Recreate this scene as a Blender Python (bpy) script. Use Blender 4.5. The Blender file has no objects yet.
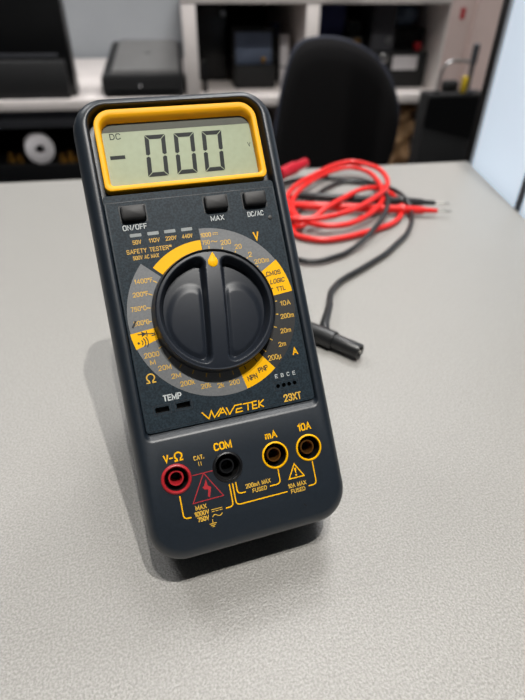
import bpy, bmesh, math, random
from mathutils import Vector, Matrix
from mathutils.geometry import tessellate_polygon
random.seed(7)
S = 0.001
COL = bpy.context.scene.collection
R = math.radians

# ------------------------------------------------------------------ materials
def lin(c):
    return tuple(((x/255)/12.92 if x/255 <= .04045 else ((x/255+.055)/1.055)**2.4) for x in c) + (1,)
def mat(name, col, rough=.5, metal=0, noise=None, bump=None, coat=0, spec=.5, sheen=0, trans=0):
    """noise=(scale, amount, second colour); bump=(scale, strength, distance in m)"""
    m = bpy.data.materials.new(name); m.use_nodes = True
    nt = m.node_tree; p = nt.nodes['Principled BSDF']
    p.inputs['Base Color'].default_value = lin(col)
    p.inputs['Roughness'].default_value = rough
    p.inputs['Metallic'].default_value = metal
    p.inputs['Specular IOR Level'].default_value = spec
    p.inputs['Coat Weight'].default_value = coat
    p.inputs['Sheen Weight'].default_value = sheen
    p.inputs['Transmission Weight'].default_value = trans
    tc = nt.nodes.new('ShaderNodeTexCoord')
    if noise:
        n = nt.nodes.new('ShaderNodeTexNoise'); n.inputs['Scale'].default_value = noise[0]; n.inputs['Detail'].default_value = 4
        nt.links.new(tc.outputs['Object'], n.inputs['Vector'])
        r = nt.nodes.new('ShaderNodeValToRGB')
        r.color_ramp.elements[0].position = .5-noise[1]; r.color_ramp.elements[1].position = .5+noise[1]
        r.color_ramp.elements[0].color = lin(noise[2]); r.color_ramp.elements[1].color = lin(col)
        nt.links.new(n.outputs['Fac'], r.inputs['Fac']); nt.links.new(r.outputs['Color'], p.inputs['Base Color'])
    if bump:
        n = nt.nodes.new('ShaderNodeTexNoise'); n.inputs['Scale'].default_value = bump[0]; n.inputs['Detail'].default_value = 3
        nt.links.new(tc.outputs['Object'], n.inputs['Vector'])
        b = nt.nodes.new('ShaderNodeBump'); b.inputs['Strength'].default_value = bump[1]; b.inputs['Distance'].default_value = bump[2]
        nt.links.new(n.outputs['Fac'], b.inputs['Height']); nt.links.new(b.outputs['Normal'], p.inputs['Normal'])
    return m
M = {}
M['table'] = mat('grey_laminate', (160,158,154), .33, noise=(1000,.12,(137,135,131)), bump=(900,.8,.0006))
M['table_edge'] = mat('laminate_edge', (150,148,145), .5, noise=(60,.3,(140,138,136)))
M['shell'] = mat('charcoal_plastic', (26,34,43), .42, noise=(700,.2,(22,30,38)), bump=(1500,.25,.00012), spec=.6)
M['panel'] = mat('textured_panel', (34,48,57), .55, spec=.25, noise=(1300,.1,(19,30,38)), bump=(1300,.5,.00012))
M['knob'] = mat('knob_plastic', (32,37,46), .42, spec=.4, noise=(500,.3,(29,34,42)), bump=(900,.12,.0001))
M['rubber'] = mat('black_rubber', (17,17,18), .55, noise=(300,.3,(22,21,22)))
M['yellow'] = mat('yellow_plastic', (250,182,6), .5, spec=.3, noise=(60,.4,(246,174,4)))
M['yprint'] = mat('yellow_print', (248,186,0), .5, spec=.2, noise=(200,.3,(244,180,0)))
M['oprint'] = mat('amber_print', (222,178,66), .5, noise=(300,.3,(212,166,52)))
M['wprint'] = mat('white_print', (205,210,210), .5, noise=(300,.3,(190,195,196)))
M['kprint'] = mat('black_print', (22,24,26), .5, noise=(300,.3,(28,30,32)))
M['gscale'] = mat('grey_scale_print', (112,114,116), .5, noise=(1200,.2,(100,102,104)))
M['kscale'] = mat('dark_scale_print', (38,38,38), .5, noise=(1200,.2,(31,31,31)))
M['sqgrey'] = mat('indicator_window', (140,146,146), .4, noise=(300,.3,(122,128,128)))
M['lcd'] = mat('liquid_crystal_glass', (156,166,138), .45, noise=(400,.4,(146,156,128)), spec=.25)
M['lcdframe_shade'] = mat('display_frame_shade', (88,90,82), .55, spec=.2, noise=(300,.4,(80,82,75)))
M['seg'] = mat('display_segment', (22,28,28), .55, spec=.2, noise=(300,.3,(18,24,24)))
M['redp'] = mat('red_jack', (178,36,44), .4, noise=(200,.3,(160,30,38)))
M['redprint'] = mat('red_print', (176,40,48), .5, noise=(200,.3,(160,34,42)))
M['jackblack'] = mat('black_jack', (18,19,21), .35, noise=(200,.3,(15,16,18)))
M['well'] = mat('jack_well', (12,12,13), .6, noise=(200,.3,(9,9,10)))
M['brass'] = mat('brass_contact', (150,104,48), .35, .8, noise=(300,.3,(120,76,34)))
M['redcable'] = mat('red_cable_rubber', (224,34,28), .36, noise=(90,.3,(214,28,24)))
M['redplug'] = mat('red_plug_plastic', (190,22,44), .35, noise=(90,.3,(175,18,38)))
M['blackcable'] = mat('black_cable_rubber', (30,31,32), .38, noise=(90,.3,(24,25,26)))
M['steel'] = mat('needle_steel', (205,203,196), .25, 1, noise=(200,.3,(190,188,180)))
M['white'] = mat('white_board', (232,224,220), .5, noise=(8,.4,(206,198,194)))
M['wall'] = mat('grey_wall_paint', (158,162,166), .7, noise=(6,.4,(150,154,158)))
M['pink'] = mat('pinkish_wall_paint', (222,200,194), .6, noise=(5,.35,(190,170,164)))
M['glassblue'] = mat('pale_blue_glow_glass', (205,222,240), .5, noise=(3,.4,(200,218,238)))
gp = M['glassblue'].node_tree.nodes['Principled BSDF']; gp.inputs['Emission Color'].default_value = (.80,.90,1,1); gp.inputs['Emission Strength'].default_value = .5  # glow added to the pale blue panel, too dark under the room lights
M['blackframe'] = mat('black_frame', (16,16,17), .4, noise=(30,.3,(12,12,13)))
M['silver'] = mat('silver_trim', (170,170,170), .3, .8, noise=(30,.3,(150,150,150)))
M['blackgloss'] = mat('gloss_black_plastic', (13,13,14), .3, noise=(20,.3,(10,10,11)))
M['blackmatt'] = mat('matt_black_plastic', (20,20,21), .65, noise=(20,.3,(23,23,24)))
M['dkgrey'] = mat('dark_grey_plastic', (66,67,72), .6, noise=(20,.3,(58,59,64)))
M['lid'] = mat('grey_lid', (104,103,102), .5, noise=(20,.3,(96,95,94)))
M['slate'] = mat('slate_blue_plastic', (108,120,142), .5, noise=(20,.3,(80,92,114)))
M['blue'] = mat('navy_plastic', (28,38,88), .6, noise=(20,.3,(22,30,72)))
M['ltblue'] = mat('pale_blue_bag', (126,146,168), .6, noise=(12,.3,(96,116,140)), bump=(20,.6,.01))
M['paper'] = mat('white_paper', (218,214,216), .7, noise=(30,.3,(208,204,206)))
M['brown'] = mat('brown_paper', (190,152,108), .7, noise=(14,.2,(110,80,52)), bump=(14,.9,.02))
M['fabric'] = mat('black_chair_fabric', (17,16,17), .95, noise=(300,.3,(13,12,13)), bump=(500,.5,.001), spec=.2)
M['piping'] = mat('navy_piping', (38,42,58), .7, noise=(60,.3,(32,36,50)))
M['floor'] = mat('dark_carpet', (52,50,50), .95, noise=(90,.3,(40,38,38)), bump=(200,.6,.003))
M['ceiling'] = mat('ceiling_paint', (215,215,212), .8, noise=(10,.3,(210,210,207)))
M['yellowtag'] = mat('yellow_tape', (206,176,40), .5, noise=(30,.3,(190,160,30)))
M['gold'] = mat('brass_fittings', (170,128,56), .35, .8, noise=(60,.3,(120,86,36)))
lm = bpy.data.materials.new('lamp_glow'); lm.use_nodes = True
lp = lm.node_tree.nodes['Principled BSDF']; lp.inputs['Emission Color'].default_value = (1,.96,.9,1); lp.inputs['Emission Strength'].default_value = 8
M['lamp'] = lm

# ------------------------------------------------------------------ mesh helpers (all coordinates in mm)
def link(name, bm, m, parent=None, sharp=35, smooth=True):
    bmesh.ops.recalc_face_normals(bm, faces=bm.faces)
    for f in bm.faces: f.smooth = smooth
    for e in bm.edges:
        if len(e.link_faces) == 2 and e.calc_face_angle(0) > R(sharp): e.smooth = False
    me = bpy.data.meshes.new(name); bm.to_mesh(me); bm.free()
    o = bpy.data.objects.new(name, me); COL.objects.link(o)
    for x in (m if isinstance(m, (list, tuple)) else [m]): me.materials.append(M[x])
    if parent: o.parent = parent
    return o
def tag(o, label=None, cat=None, group=None, kind=None):
    if label: o['label'] = label
    if cat: o['category'] = cat
    if group: o['group'] = group
    if kind: o['kind'] = kind
    return o
def empty(name, loc=(0,0,0), rot=(0,0,0)):
    o = bpy.data.objects.new(name, None); COL.objects.link(o)
    o.location = Vector(loc)*S; o.rotation_euler = rot; o.empty_display_size = .02
    return o
def V(bm, p): return bm.verts.new((p[0]*S, p[1]*S, p[2]*S))
def loft(bm, loops, caps=(True, True), closed=True, mi=0):
    vs = [[V(bm, p) for p in L] for L in loops]
    n = len(loops[0])
    for a, b in zip(vs, vs[1:]):
        for i in range(n if closed else n-1):
            f = bm.faces.new((a[i], a[(i+1)%n], b[(i+1)%n], b[i])); f.material_index = mi
    if caps[0]: bm.faces.new(vs[0]).material_index = mi
    if caps[1]: bm.faces.new(vs[-1]).material_index = mi
    return vs
def rr(x0, x1, y0, y1, r, n=6):
    if not isinstance(r, (tuple, list)): r = (r,)*4          # tr, tl, bl, br
    out = []
    for (cx, cy, a0, q) in ((x1-r[0], y1-r[0], 0, r[0]), (x0+r[1], y1-r[1], 90, r[1]), (x0+r[2], y0+r[2], 180, r[2]), (x1-r[3], y0+r[3], 270, r[3])):
        for k in range(n+1):
            a = R(a0+90*k/n); out.append((cx+q*math.cos(a), cy+q*math.sin(a)))
    return out
def z3(L, z): return [(x, y, z) for x, y in L]
def circ(cx, cy, r, n=32): return [(cx+r*math.cos(2*math.pi*k/n), cy+r*math.sin(2*math.pi*k/n)) for k in range(n)]
def box(bm, x0, x1, y0, y1, z0, z1, b=0, mi=0):
    """box with chamfered / rounded upright and horizontal edges of size b"""
    if b <= 0:
        loft(bm, [z3([(x0,y0),(x1,y0),(x1,y1),(x0,y1)], z) for z in (z0, z1)], mi=mi); return
    def L(i, z): return z3(rr(x0+i, x1-i, y0+i, y1-i, max(b-i*.6, b*.25), 4), z)
    loft(bm, [L(b*.8, z0), L(b*.25, z0+b*.25), L(0, z0+b*.9), L(0, z1-b*.9), L(b*.25, z1-b*.25), L(b*.8, z1)], mi=mi)
def frames(pts):
    """parallel transport frames"""
    n = len(pts); T = []
    for i in range(n):
        a = pts[max(i-1, 0)]; b = pts[min(i+1, n-1)]; T.append((b-a).normalized())
    up = Vector((0,0,1))
    if abs(T[0].dot(up)) > .9: up = Vector((1,0,0))
    N = [(up-T[0]*up.dot(T[0])).normalized()]
    for i in range(1, n):
        v = N[-1]-T[i]*N[-1].dot(T[i]); N.append(v.normalized())
    return T, N
def sweep(bm, pts, rad, n=12, mi=0):
    pts = [Vector(p) for p in pts]
    if not isinstance(rad, (list, tuple)): rad = [rad]*len(pts)
    T, N = frames(pts); loops = []
    for p, t, nn, r in zip(pts, T, N, rad):
        b = t.cross(nn)
        loops.append([tuple(p+nn*r*math.cos(2*math.pi*k/n)+b*r*math.sin(2*math.pi*k/n)) for k in range(n)])
    loft(bm, loops, mi=mi)
def spline(pts, k=6):
    P = [Vector(p) for p in pts]; out = []
    for i in range(len(P)-1):
        p0 = P[max(i-1,0)]; p1 = P[i]; p2 = P[i+1]; p3 = P[min(i+2, len(P)-1)]
        for j in range(k):
            t = j/k
            out.append(.5*((2*p1)+(p2-p0)*t+(2*p0-5*p1+4*p2-p3)*t*t+(3*p1-p0-3*p2+p3)*t**3))
    out.append(P[-1]); return out
def lathe(bm, prof, axis_o, axis_d, n=28, mi=0):
    """prof = [(distance along axis, radius)] ; caps both ends"""
    d = Vector(axis_d).normalized(); o = Vector(axis_o)
    up = Vector((0,0,1)) if abs(d.z) < .9 else Vector((1,0,0))
    a = (up-d*up.dot(d)).normalized(); b = d.cross(a)
    loft(bm, [[tuple(o+d*h+(a*math.cos(2*math.pi*k/n)+b*math.sin(2*math.pi*k/n))*max(r, .01)) for k in range(n)] for h, r in prof], mi=mi)

# ------------------------------------------------------------------ the multimeter
FY, FZ = 98.0, 38.0           # face coordinates (origin: dial centre, front plane) to the meter's own base
LEAN = R(50)
meter = empty('multimeter', (0,0,0), (LEAN, 0, 0))
tag(meter, 'charcoal handheld digital multimeter with yellow display frame, propped up on the grey table', 'multimeter')
def F(L):   # shift from face coordinates to the meter's base
    return [(x, y+FY, z+FZ) for x, y, z in L]
def flat(name, polys, z, m, parent, th=.04, smooth=False):
    """printed shapes: each poly [(x,y)..] becomes a very shallow prism on the face"""
    bm = bmesh.new()
    for P in polys:
        loft(bm, [F(z3(P, z)), F(z3(P, z+th))])
    return link(name, bm, m, parent, smooth=smooth)
def ribbon(pts, w, closed=False):
    pts = [Vector((p[0], p[1])) for p in pts]
    n = len(pts); Lf = []; Rt = []
    for i in range(n):
        if closed: a = pts[(i-1)%n]; b = pts[(i+1)%n]
        else: a = pts[i-1] if i else pts[i]; b = pts[i+1] if i < n-1 else pts[i]
        d1 = (pts[i]-a); d2 = (b-pts[i])
        if d1.length < 1e-6: d1 = d2
        if d2.length < 1e-6: d2 = d1
        n1 = Vector((-d1.y, d1.x)).normalized(); n2 = Vector((-d2.y, d2.x)).normalized()
        m = (n1+n2)
        m = m.normalized() if m.length > 1e-4 else n1
        k = w/2/max(.4, m.dot(n1))
        Lf.append(pts[i]+m*k); Rt.append(pts[i]-m*k)
    quads = []
    for i in range(n if closed else n-1):
        j = (i+1) % n
        quads.append([tuple(Lf[i]), tuple(Rt[i]), tuple(Rt[j]), tuple(Lf[j])])
    return quads
def strokes(name, lines, w, z, m, parent, th=.04):
    bm = bmesh.new()
    for L in lines:
        cl = L[0] == L[-1] and len(L) > 2
        for q in ribbon(L[:-1] if cl else L, w, cl):
            loft(bm, [F(z3(q, z)), F(z3(q, z+th))])
    return link(name, bm, m, parent, smooth=False)
def arcp(cx, cy, r, a0, a1, n=8): return [(cx+r*math.cos(R(a0+(a1-a0)*k/n)), cy+r*math.sin(R(a0+(a1-a0)*k/n))) for k in range(n+1)]
GL = {
'0':(.62,[[(.0,.2),(.0,.8),(.2,1),(.8,1),(1,.8),(1,.2),(.8,0),(.2,0),(.0,.2)]]),
'1':(.30,[[(0,.78),(.8,1),(.8,0)]]),
'2':(.62,[[(0,.75),(0,.85),(.2,1),(.8,1),(1,.82),(1,.62),(0,.0),(1,.0)]]),
'3':(.62,[[(0,.8),(.2,1),(.8,1),(1,.82),(1,.66),(.75,.53),(.4,.53)],[(.75,.53),(1,.38),(1,.18),(.8,0),(.2,0),(0,.18)]]),
'4':(.66,[[(.75,0),(.75,1),(0,.28),(1,.28)]]),
'5':(.62,[[(.95,1),(.08,1),(.02,.55),(.75,.6),(1,.42),(1,.18),(.8,0),(.2,0),(0,.15)]]),
'7':(.58,[[(0,1),(1,1),(.35,0)]]),
'A':(.72,[[(0,0),(.5,1),(1,0)],[(.2,.32),(.8,.32)]]),
'B':(.62,[[(0,0),(0,1),(.75,1),(.95,.85),(.95,.65),(.75,.53),(0,.53)],[(.75,.53),(1,.38),(1,.18),(.8,0),(0,0)]]),
'C':(.62,[[(1,.84),(.8,1),(.2,1),(0,.8),(0,.2),(.2,0),(.8,0),(1,.16)]]),
'D':(.64,[[(0,0),(0,1),(.7,1),(1,.75),(1,.25),(.7,0),(0,0)]]),
'E':(.54,[[(1,1),(0,1),(0,0),(1,0)],[(0,.52),(.85,.52)]]),
'F':(.52,[[(1,1),(0,1),(0,0)],[(0,.5),(.85,.5)]]),
'G':(.64,[[(1,.78),(.8,1),(.2,1),(0,.8),(0,.2),(.2,0),(.8,0),(1,.2),(1,.48),(.55,.48)]]),
'I':(.01,[[(.5,0),(.5,1)]]),
'L':(.50,[[(0,1),(0,0),(1,0)]]),
'M':(.86,[[(0,0),(0,1),(.5,.12),(1,1),(1,0)]]),
'N':(.66,[[(0,0),(0,1),(1,0),(1,1)]]),
'O':(.66,[[(.0,.2),(.0,.8),(.2,1),(.8,1),(1,.8),(1,.2),(.8,0),(.2,0),(.0,.2)]]),
'P':(.60,[[(0,0),(0,1),(.75,1),(1,.85),(1,.6),(.75,.45),(0,.45)]]),
'R':(.62,[[(0,0),(0,1),(.75,1),(1,.85),(1,.62),(.75,.48),(0,.48)],[(.6,.48),(1,0)]]),
'S':(.60,[[(1,.8),(.8,1),(.2,1),(0,.83),(0,.68),(.2,.54),(.8,.46),(1,.32),(1,.17),(.8,0),(.2,0),(0,.2)]]),
'T':(.60,[[(0,1),(1,1)],[(.5,1),(.5,0)]]),
'U':(.64,[[(0,1),(0,.2),(.2,0),(.8,0),(1,.2),(1,1)]]),
'V':(.70,[[(0,1),(.5,0),(1,1)]]),
'X':(.70,[[(0,0),(1,1)],[(0,1),(1,0)]]),
'Y':(.66,[[(0,1),(.5,.5),(1,1)],[(.5,.5),(.5,0)]]),
'k':(.50,[[(0,0),(0,1)],[(.95,.68),(.05,.3)],[(.3,.42),(1,0)]]),
'm':(.80,[[(0,0),(0,.68)],[(0,.56),(.15,.68),(.4,.68),(.5,.56),(.5,0)],[(.5,.56),(.65,.68),(.9,.68),(1,.56),(1,0)]]),
'µ':(.52,[[(0,-.25),(0,.68)],[(0,.12),(.15,0),(.7,0),(1,.15)],[(1,.68),(1,0)]]),
'°':(.26,[[(0,.75),(0,.92),(.3,1),(.7,1),(1,.92),(1,.75),(.7,.66),(.3,.66),(0,.75)]]),
'/':(.50,[[(0,0),(1,1)]]),
'-':(.45,[[(0,.45),(1,.45)]]),
'.':(.08,[[(.5,0),(.5,.14)]]),
'™':(.55,[[(0,1),(.4,1)],[(.2,1),(.2,.62)],[(.55,.62),(.55,1),(.77,.75),(1,1),(1,.62)]]),
' ':(.30,[]),
}
def text(name, s, cx, cy, w, h, z, m, parent, rot=0, shear=0, bold=0, label=None):
    """condensed engraved-style lettering drawn from strokes, fitted to w x h mm"""
    GAP = .30; tot = sum(GL[c][0] for c in s)+GAP*(len(s)-1)
    sw = h*(.14+bold*1.2)                       # stroke width
    kx = (w-sw)/max(tot, .01) if len(s) > 1 or GL[s][0] > .1 else 1; hh = h-sw
    ca, sa = math.cos(R(rot)), math.sin(R(rot)); x = -(w-sw)/2; bm = bmesh.new()
    for c in s:
        gw, ls = GL[c]
        for L in ls:
            P = [(x+px*gw*kx, (py-.5)*hh) for px, py in L]
            P = [(a+shear*b, b) for a, b in P]; P = [(a*ca-b*sa+cx, a*sa+b*ca+cy) for a, b in P]
            cl = P[0] == P[-1] and len(P) > 2
            if not cl:                            # square ends
                d0 = (Vector(P[0])-Vector(P[1])).normalized()*sw*.45; d1 = (Vector(P[-1])-Vector(P[-2])).normalized()*sw*.45
                P[0] = tuple(Vector(P[0])+d0); P[-1] = tuple(Vector(P[-1])+d1)
            for q in ribbon(P[:-1] if cl else P, sw, cl):
                bm.faces.new([V(bm, p) for p in F(z3(q, z))])
        x += (gw+GAP)*kx
    return link(name, bm, m, parent, smooth=False)

# body shell
TOPZ = 1.2
prof = [(9,-47),(4,-46.6),(1.4,-44.5),(.3,-41),(0,-35),(0,-9),(.25,-5.5),(.9,-2.7),(2.0,-.6),(3.3,.7),(4.5,TOPZ)]
def body_loop(i, z):
    # the lower end is cut back a little behind the rounded front
    return F(z3(rr(-44.5+i, 44.5-i, -101.5+i*1.35, 98.6-i, (max(14-i*.8,3), max(14-i*.8,3), max(15-i*.8,3), max(15-i*.8,3)), 10), z))
JACKS = [(-29.0,-66.3), (-7.2,-66.3), (14.1,-66.3), (29.7,-66.5)]
bm = bmesh.new()
vs = loft(bm, [body_loop(i, z) for i, z in prof], caps=(True, False))
outer = vs[-1]
pk_top = rr(-38.8, 38.8, -50.0, 93.8, (9,9,3.5,3.5), 8)
pk_mid = rr(-37.6, 37.6, -46.2, 93.3, (8.5,8.5,2,2), 8)
ptv = [V(bm, p) for p in F(z3(pk_top, TOPZ))]
pk2 = rr(-38.4, 38.4, -49.4, 93.6, (8.8,8.8,3.2,3.2), 8)
p2v = [V(bm, p) for p in F(z3(pk2, TOPZ-.15))]
pcv = [V(bm, p) for p in F(z3(rr(-38.0, 38.0, -48.6, 93.45, (8.6,8.6,2.6,2.6), 8), TOPZ-.55))]
pdv = [V(bm, p) for p in F(z3(rr(-37.8, 37.8, -47.3, 93.4, (8.55,8.55,2.2,2.2), 8), -.5))]
pmv = [V(bm, p) for p in F(z3(pk_mid, -1.2))]
pbv = [V(bm, p) for p in F(z3(pk_mid, -5.5))]
n = len(ptv)
for A_, B_ in ((ptv, p2v), (p2v, pcv), (pcv, pdv), (pdv, pmv), (pmv, pbv)):
    for i in range(n): bm.faces.new((A_[i], A_[(i+1)%n], B_[(i+1)%n], B_[i]))
bm.faces.new(pbv)
holes = [ptv]
for (cx, cy) in JACKS:
    top = [V(bm, p) for p in F(z3(circ(cx, cy, 5.2, 28), TOPZ))]
    bot = [V(bm, p) for p in F(z3(circ(cx, cy, 5.2, 28), -14))]
    for i in range(28): bm.faces.new((top[i], top[(i+1)%28], bot[(i+1)%28], bot[i]))
    bm.faces.new(bot); holes.append(top)
rings = [outer]+holes
allv = [v for r_ in rings for v in r_]
for tri in tessellate_polygon([[v.co for v in r_] for r_ in rings]):
    try: bm.faces.new([allv[i] for i in tri])
    except ValueError: pass
shell = link('body_shell', bm, 'shell', meter, sharp=50)

# panel plate with slots
bm = bmesh.new()
pl = rr(-37.3, 37.3, -46.0, 54.6, (1.5,1.5,1.8,1.8), 6)
SLOTS = [(-29.4,-37.1,2.9,1.15), (-20.5,-37.0,2.9,1.15)]
PINS = [(21.6,-37.3), (24.3,-37.3), (26.9,-37.3), (29.5,-37.3)]
o_t = [V(bm, p) for p in F(z3(pl, 0))]
pin = rr(-37.5, 37.5, -46.2, 54.8, (1.5,1.5,1.8,1.8), 6)
o_m = [V(bm, p) for p in F(z3(pin, -.25))]; o_b = [V(bm, p) for p in F(z3(pin, -5.4))]
n = len(o_t)
for A_, B_ in ((o_t, o_m), (o_m, o_b)):
    for i in range(n): bm.faces.new((A_[i], A_[(i+1)%n], B_[(i+1)%n], B_[i]))
bm.faces.new(o_b)
holes = []
for (cx, cy, a, b) in SLOTS:
    L = rr(cx-a, cx+a, cy-b, cy+b, .2, 1); holes.append((L, 3))
for (cx, cy) in PINS: holes.append((circ(cx, cy, .95, 12), 3))
hv = []
for L, d in holes:
    t_ = [V(bm, p) for p in F(z3(L, 0))]; b_ = [V(bm, p) for p in F(z3(L, -d))]
    for i in range(len(L)):
        bm.faces.new((t_[i], t_[(i+1)%len(L)], b_[(i+1)%len(L)], b_[i])).material_index = 1
    bm.faces.new(b_).material_index = 1; hv.append(t_)
rings = [o_t]+hv; allv = [v for r_ in rings for v in r_]
for tri in tessellate_polygon([[v.co for v in r_] for r_ in rings]):
    try: bm.faces.new([allv[i] for i in tri])
    except ValueError: pass
panel = link('front_panel', bm, ['panel', 'well'], meter, sharp=30)
strokes('slot_border', [[(cx-3.6,cy-1.9),(cx+3.6,cy-1.9),(cx+3.6,cy+1.9),(cx-3.6,cy+1.9),(cx-3.6,cy-1.9)] for cx, cy, a, b in SLOTS], .35, .02, 'shell', panel)
strokes('socket_border', [[(19.8,-39.1),(31.4,-39.1),(31.4,-35.6),(19.8,-35.6),(19.8,-39.1)]], .3, .02, 'shell', panel)
strokes('label_border', [[(-36.9,-45),(36.9,-45),(36.9,51.6),(-36.9,51.6),(-36.9,-45)]], .22, .02, 'shell', panel)

# yellow display bezel
bm = bmesh.new()
def bz(i, z, j=None):
    return F(z3(rr(-35.7+i, 35.7-i, 56.7+i*.9, 91.8-(i if j is None else j), (max(7.5-i,2.6), max(7.5-i,2.6), max(2.6-i*.4,1), max(2.6-i*.4,1)), 8), z))
loops = [bz(0,-5.4), bz(0,-.3), bz(.1,.0), bz(.35,.1), bz(2.0,.1,2.2), bz(2.25,-.1,2.6), bz(2.6,-.9,3.6), bz(2.8,-3.4,4.6), bz(2.8,-5.4,4.6)]
vv = loft(bm, loops, caps=(False, False))
n = len(vv[0])
for i in range(n): bm.faces.new((vv[0][i], vv[0][(i+1)%n], vv[-1][(i+1)%n], vv[-1][i]))
link('display_bezel', bm, 'yellow', meter, sharp=40, )
# display
bm = bmesh.new(); loft(bm, [F(z3(rr(-34.5,34.5,58,88.5,2,4), z)) for z in (-5.3,-3.6)])
lcd = link('display', bm, 'lcd', meter)
strokes('display_border_shade', [[(-33,85.5),(33,85.5)]], 4.2, -3.59, 'lcdframe_shade', lcd)  # display's border strip, its grey darkened for the bezel's shadow
def segs(x0, x1, y0, y1, sl, w=1.85):
    g = .22; ym = (y0+y1)/2; out = []
    def sh(P): return [(x+(ym-y)*sl, y) for x, y in P]
    out.append([(x0+g,y1),(x1-g,y1),(x1-w-g,y1-w),(x0+w+g,y1-w)])           # top
    out.append([(x0+g,y0),(x0+w+g,y0+w),(x1-w-g,y0+w),(x1-g,y0)])           # bottom
    for (ya, yb, up) in ((ym+g, y1-g, 1), (y0+g, ym-g, 0)):
        if up:
            out.append([(x0,yb),(x0,ya+.5),(x0+w/2,ya),(x0+w,ya+.6),(x0+w,yb-w)]); out.append([(x1,yb),(x1-w,yb-w),(x1-w,ya+.6),(x1-w/2,ya),(x1,ya+.5)])
        else:
            out.append([(x0,ya),(x0+w,ya+w),(x0+w,yb-.6),(x0+w/2,yb),(x0,yb-.5)]); out.append([(x1,ya),(x1,yb-.5),(x1-w/2,yb),(x1-w,yb-.6),(x1-w,ya+w)])
    return [sh(P) for P in out]
for x0 in (-16.0, -3.2, 9.4):
    flat('digit', segs(x0, x0+9.0, 62.7, 81.2, -.085), -3.57, 'seg', lcd)
flat('minus_sign', [[(-31.2,71.6),(-24.9,71.6),(-24.9,73.2),(-31.2,73.2)]], -3.57, 'seg', lcd)
text('display_lettering', 'DC', -27.6, 81.6, 4.6, 2.7, -3.56, 'seg', lcd, bold=0)
text('display_lettering', 'V', 31.0, 73.6, 1.4, 2.0, -3.56, 'seg', lcd, bold=0)

# push buttons
for cx, cy in ((-26.2,46.3), (9.6,46.8), (27.2,46.7)):
    bm = bmesh.new()
    def bl(i, z): return F(z3(rr(cx-5.2+i, cx+5.2-i, cy-3.1+i, cy+3.1-i, 1.1, 4), z))
    loft(bm, [bl(0,-.1), bl(.1,1.8), bl(.35,2.6), bl(.9,2.9)])
    link('push_button', bm, 'rubber', meter)
    strokes('button_surround', [[(cx-5.5,cy-3.5),(cx+5.5,cy-3.5),(cx+5.5,cy+3.5),(cx-5.5,cy+3.5),(cx-5.5,cy-3.5)]], .4, .02, 'kprint', panel)

# dial scale sectors
def sector(name, r0, r1, a0, a1, m, z=.03):
    n_ = max(4, int(abs(a1-a0)/4)); bm = bmesh.new()
    P = arcp(0,0,r1,a0,a1,n_)+arcp(0,0,r0,a1,a0,n_)
    top = [V(bm, p) for p in F(z3(P, z))]
    N2 = len(P)
    for k in range(n_): bm.faces.new((top[k], top[k+1], top[N2-2-k], top[N2-1-k]))
    return link(name, bm, m, panel, smooth=False)
sector('scale_band', 25, 36.6, 30.2, 90, 'gscale')
sector('scale_band', 25, 36.6, 137.5, 186.2, 'gscale')
sector('scale_band', 25, 36.6, 197, 282.5, 'gscale')
sector('scale_band', 25, 36.6, -53, 5.5, 'kscale')
sector('highlight_sector', 25, 31.6, 90.4, 135, 'yprint')
sector('highlight_sector', 25, 36.8, 186.2, 197, 'yprint')
sector('highlight_sector', 25, 36.5, 282.5, 307, 'yprint')
sector('highlight_sector', 25, 36.8, 5.5, 30.2, 'yprint')
for k in range(26):
    a = 84-12*k; c_, s_ = math.cos(R(a)), math.sin(R(a))
    strokes('tick_mark', [[(27.0*c_,27.0*s_),(28.7*c_,28.7*s_)]], .42, .05, 'kprint' if k in (5,6,12,13,21) else 'oprint', panel)
zt = .08
T_ = lambda s, x, y, w, h, m='oprint', **k: text('lettering', s, x, y, w, h, zt, m, panel, **k)
T_('ON/OFF', -26.6, 40.5, 10.0, 2.3, 'wprint'); T_('MAX', 9.1, 40.3, 6.0, 2.3, 'wprint'); T_('DC/AC', 26.6, 40.3, 7.4, 2.3, 'wprint')
for s, x, w in (('50V',-26.9,3.6), ('110V',-19.6,4.6), ('220V',-12.5,4.7), ('440V',-5.5,4.6)): T_(s, x, 34.0, w, 1.8)
for x in (-26.9,-19.6,-12.5,-5.2): flat('indicator_window', [rr(x-2.4,x+2.4,36.3,37.7,.3,2)], .03, 'sqgrey', panel)
T_('SAFETY TESTER™', -22.4, 30.2, 19.0, 1.9); T_('500V AC MAX', -24.3, 27.4, 10.8, 1.7)
T_('1000', 2.6, 33.5, 4.6, 1.9, bold=.02); T_('750', 2.0, 30.2, 3.4, 1.9); 
strokes('unit_symbol', [[(5.6,33.9),(8.0,33.9)], [(5.6,33.2),(6.2,33.2)], [(6.5,33.2),(7.1,33.2)], [(7.4,33.2),(8.0,33.2)]], .25, zt, 'oprint', panel)
strokes('unit_symbol', [[(4.3,30.1),(4.8,30.5),(5.4,30.4),(6.0,30.0),(6.6,29.9),(7.1,30.3)]], .3, zt, 'oprint', panel)
T_('200', 10.7, 29.2, 4.6, 2.1); T_('20', 15.9, 26.6, 3.0, 2.1); T_('2', 20.5, 22.4, 1.6, 2.3); T_('200m', 25.2, 18.9, 6.8, 2.1, rot=2)
T_('V', 24.9, 30.2, 2.6, 3.8, 'yprint', bold=.03)
T_('CMOS', 29.5, 12.7, 6.8, 2.1, 'kprint', rot=3, bold=.025); T_('LOGIC', 30.7, 9.0, 6.8, 2.1, 'kprint', shear=.25, rot=3, bold=.025); T_('TTL', 31.6, 5.3, 4.2, 2.1, 'kprint', rot=2, bold=.025)
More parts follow.
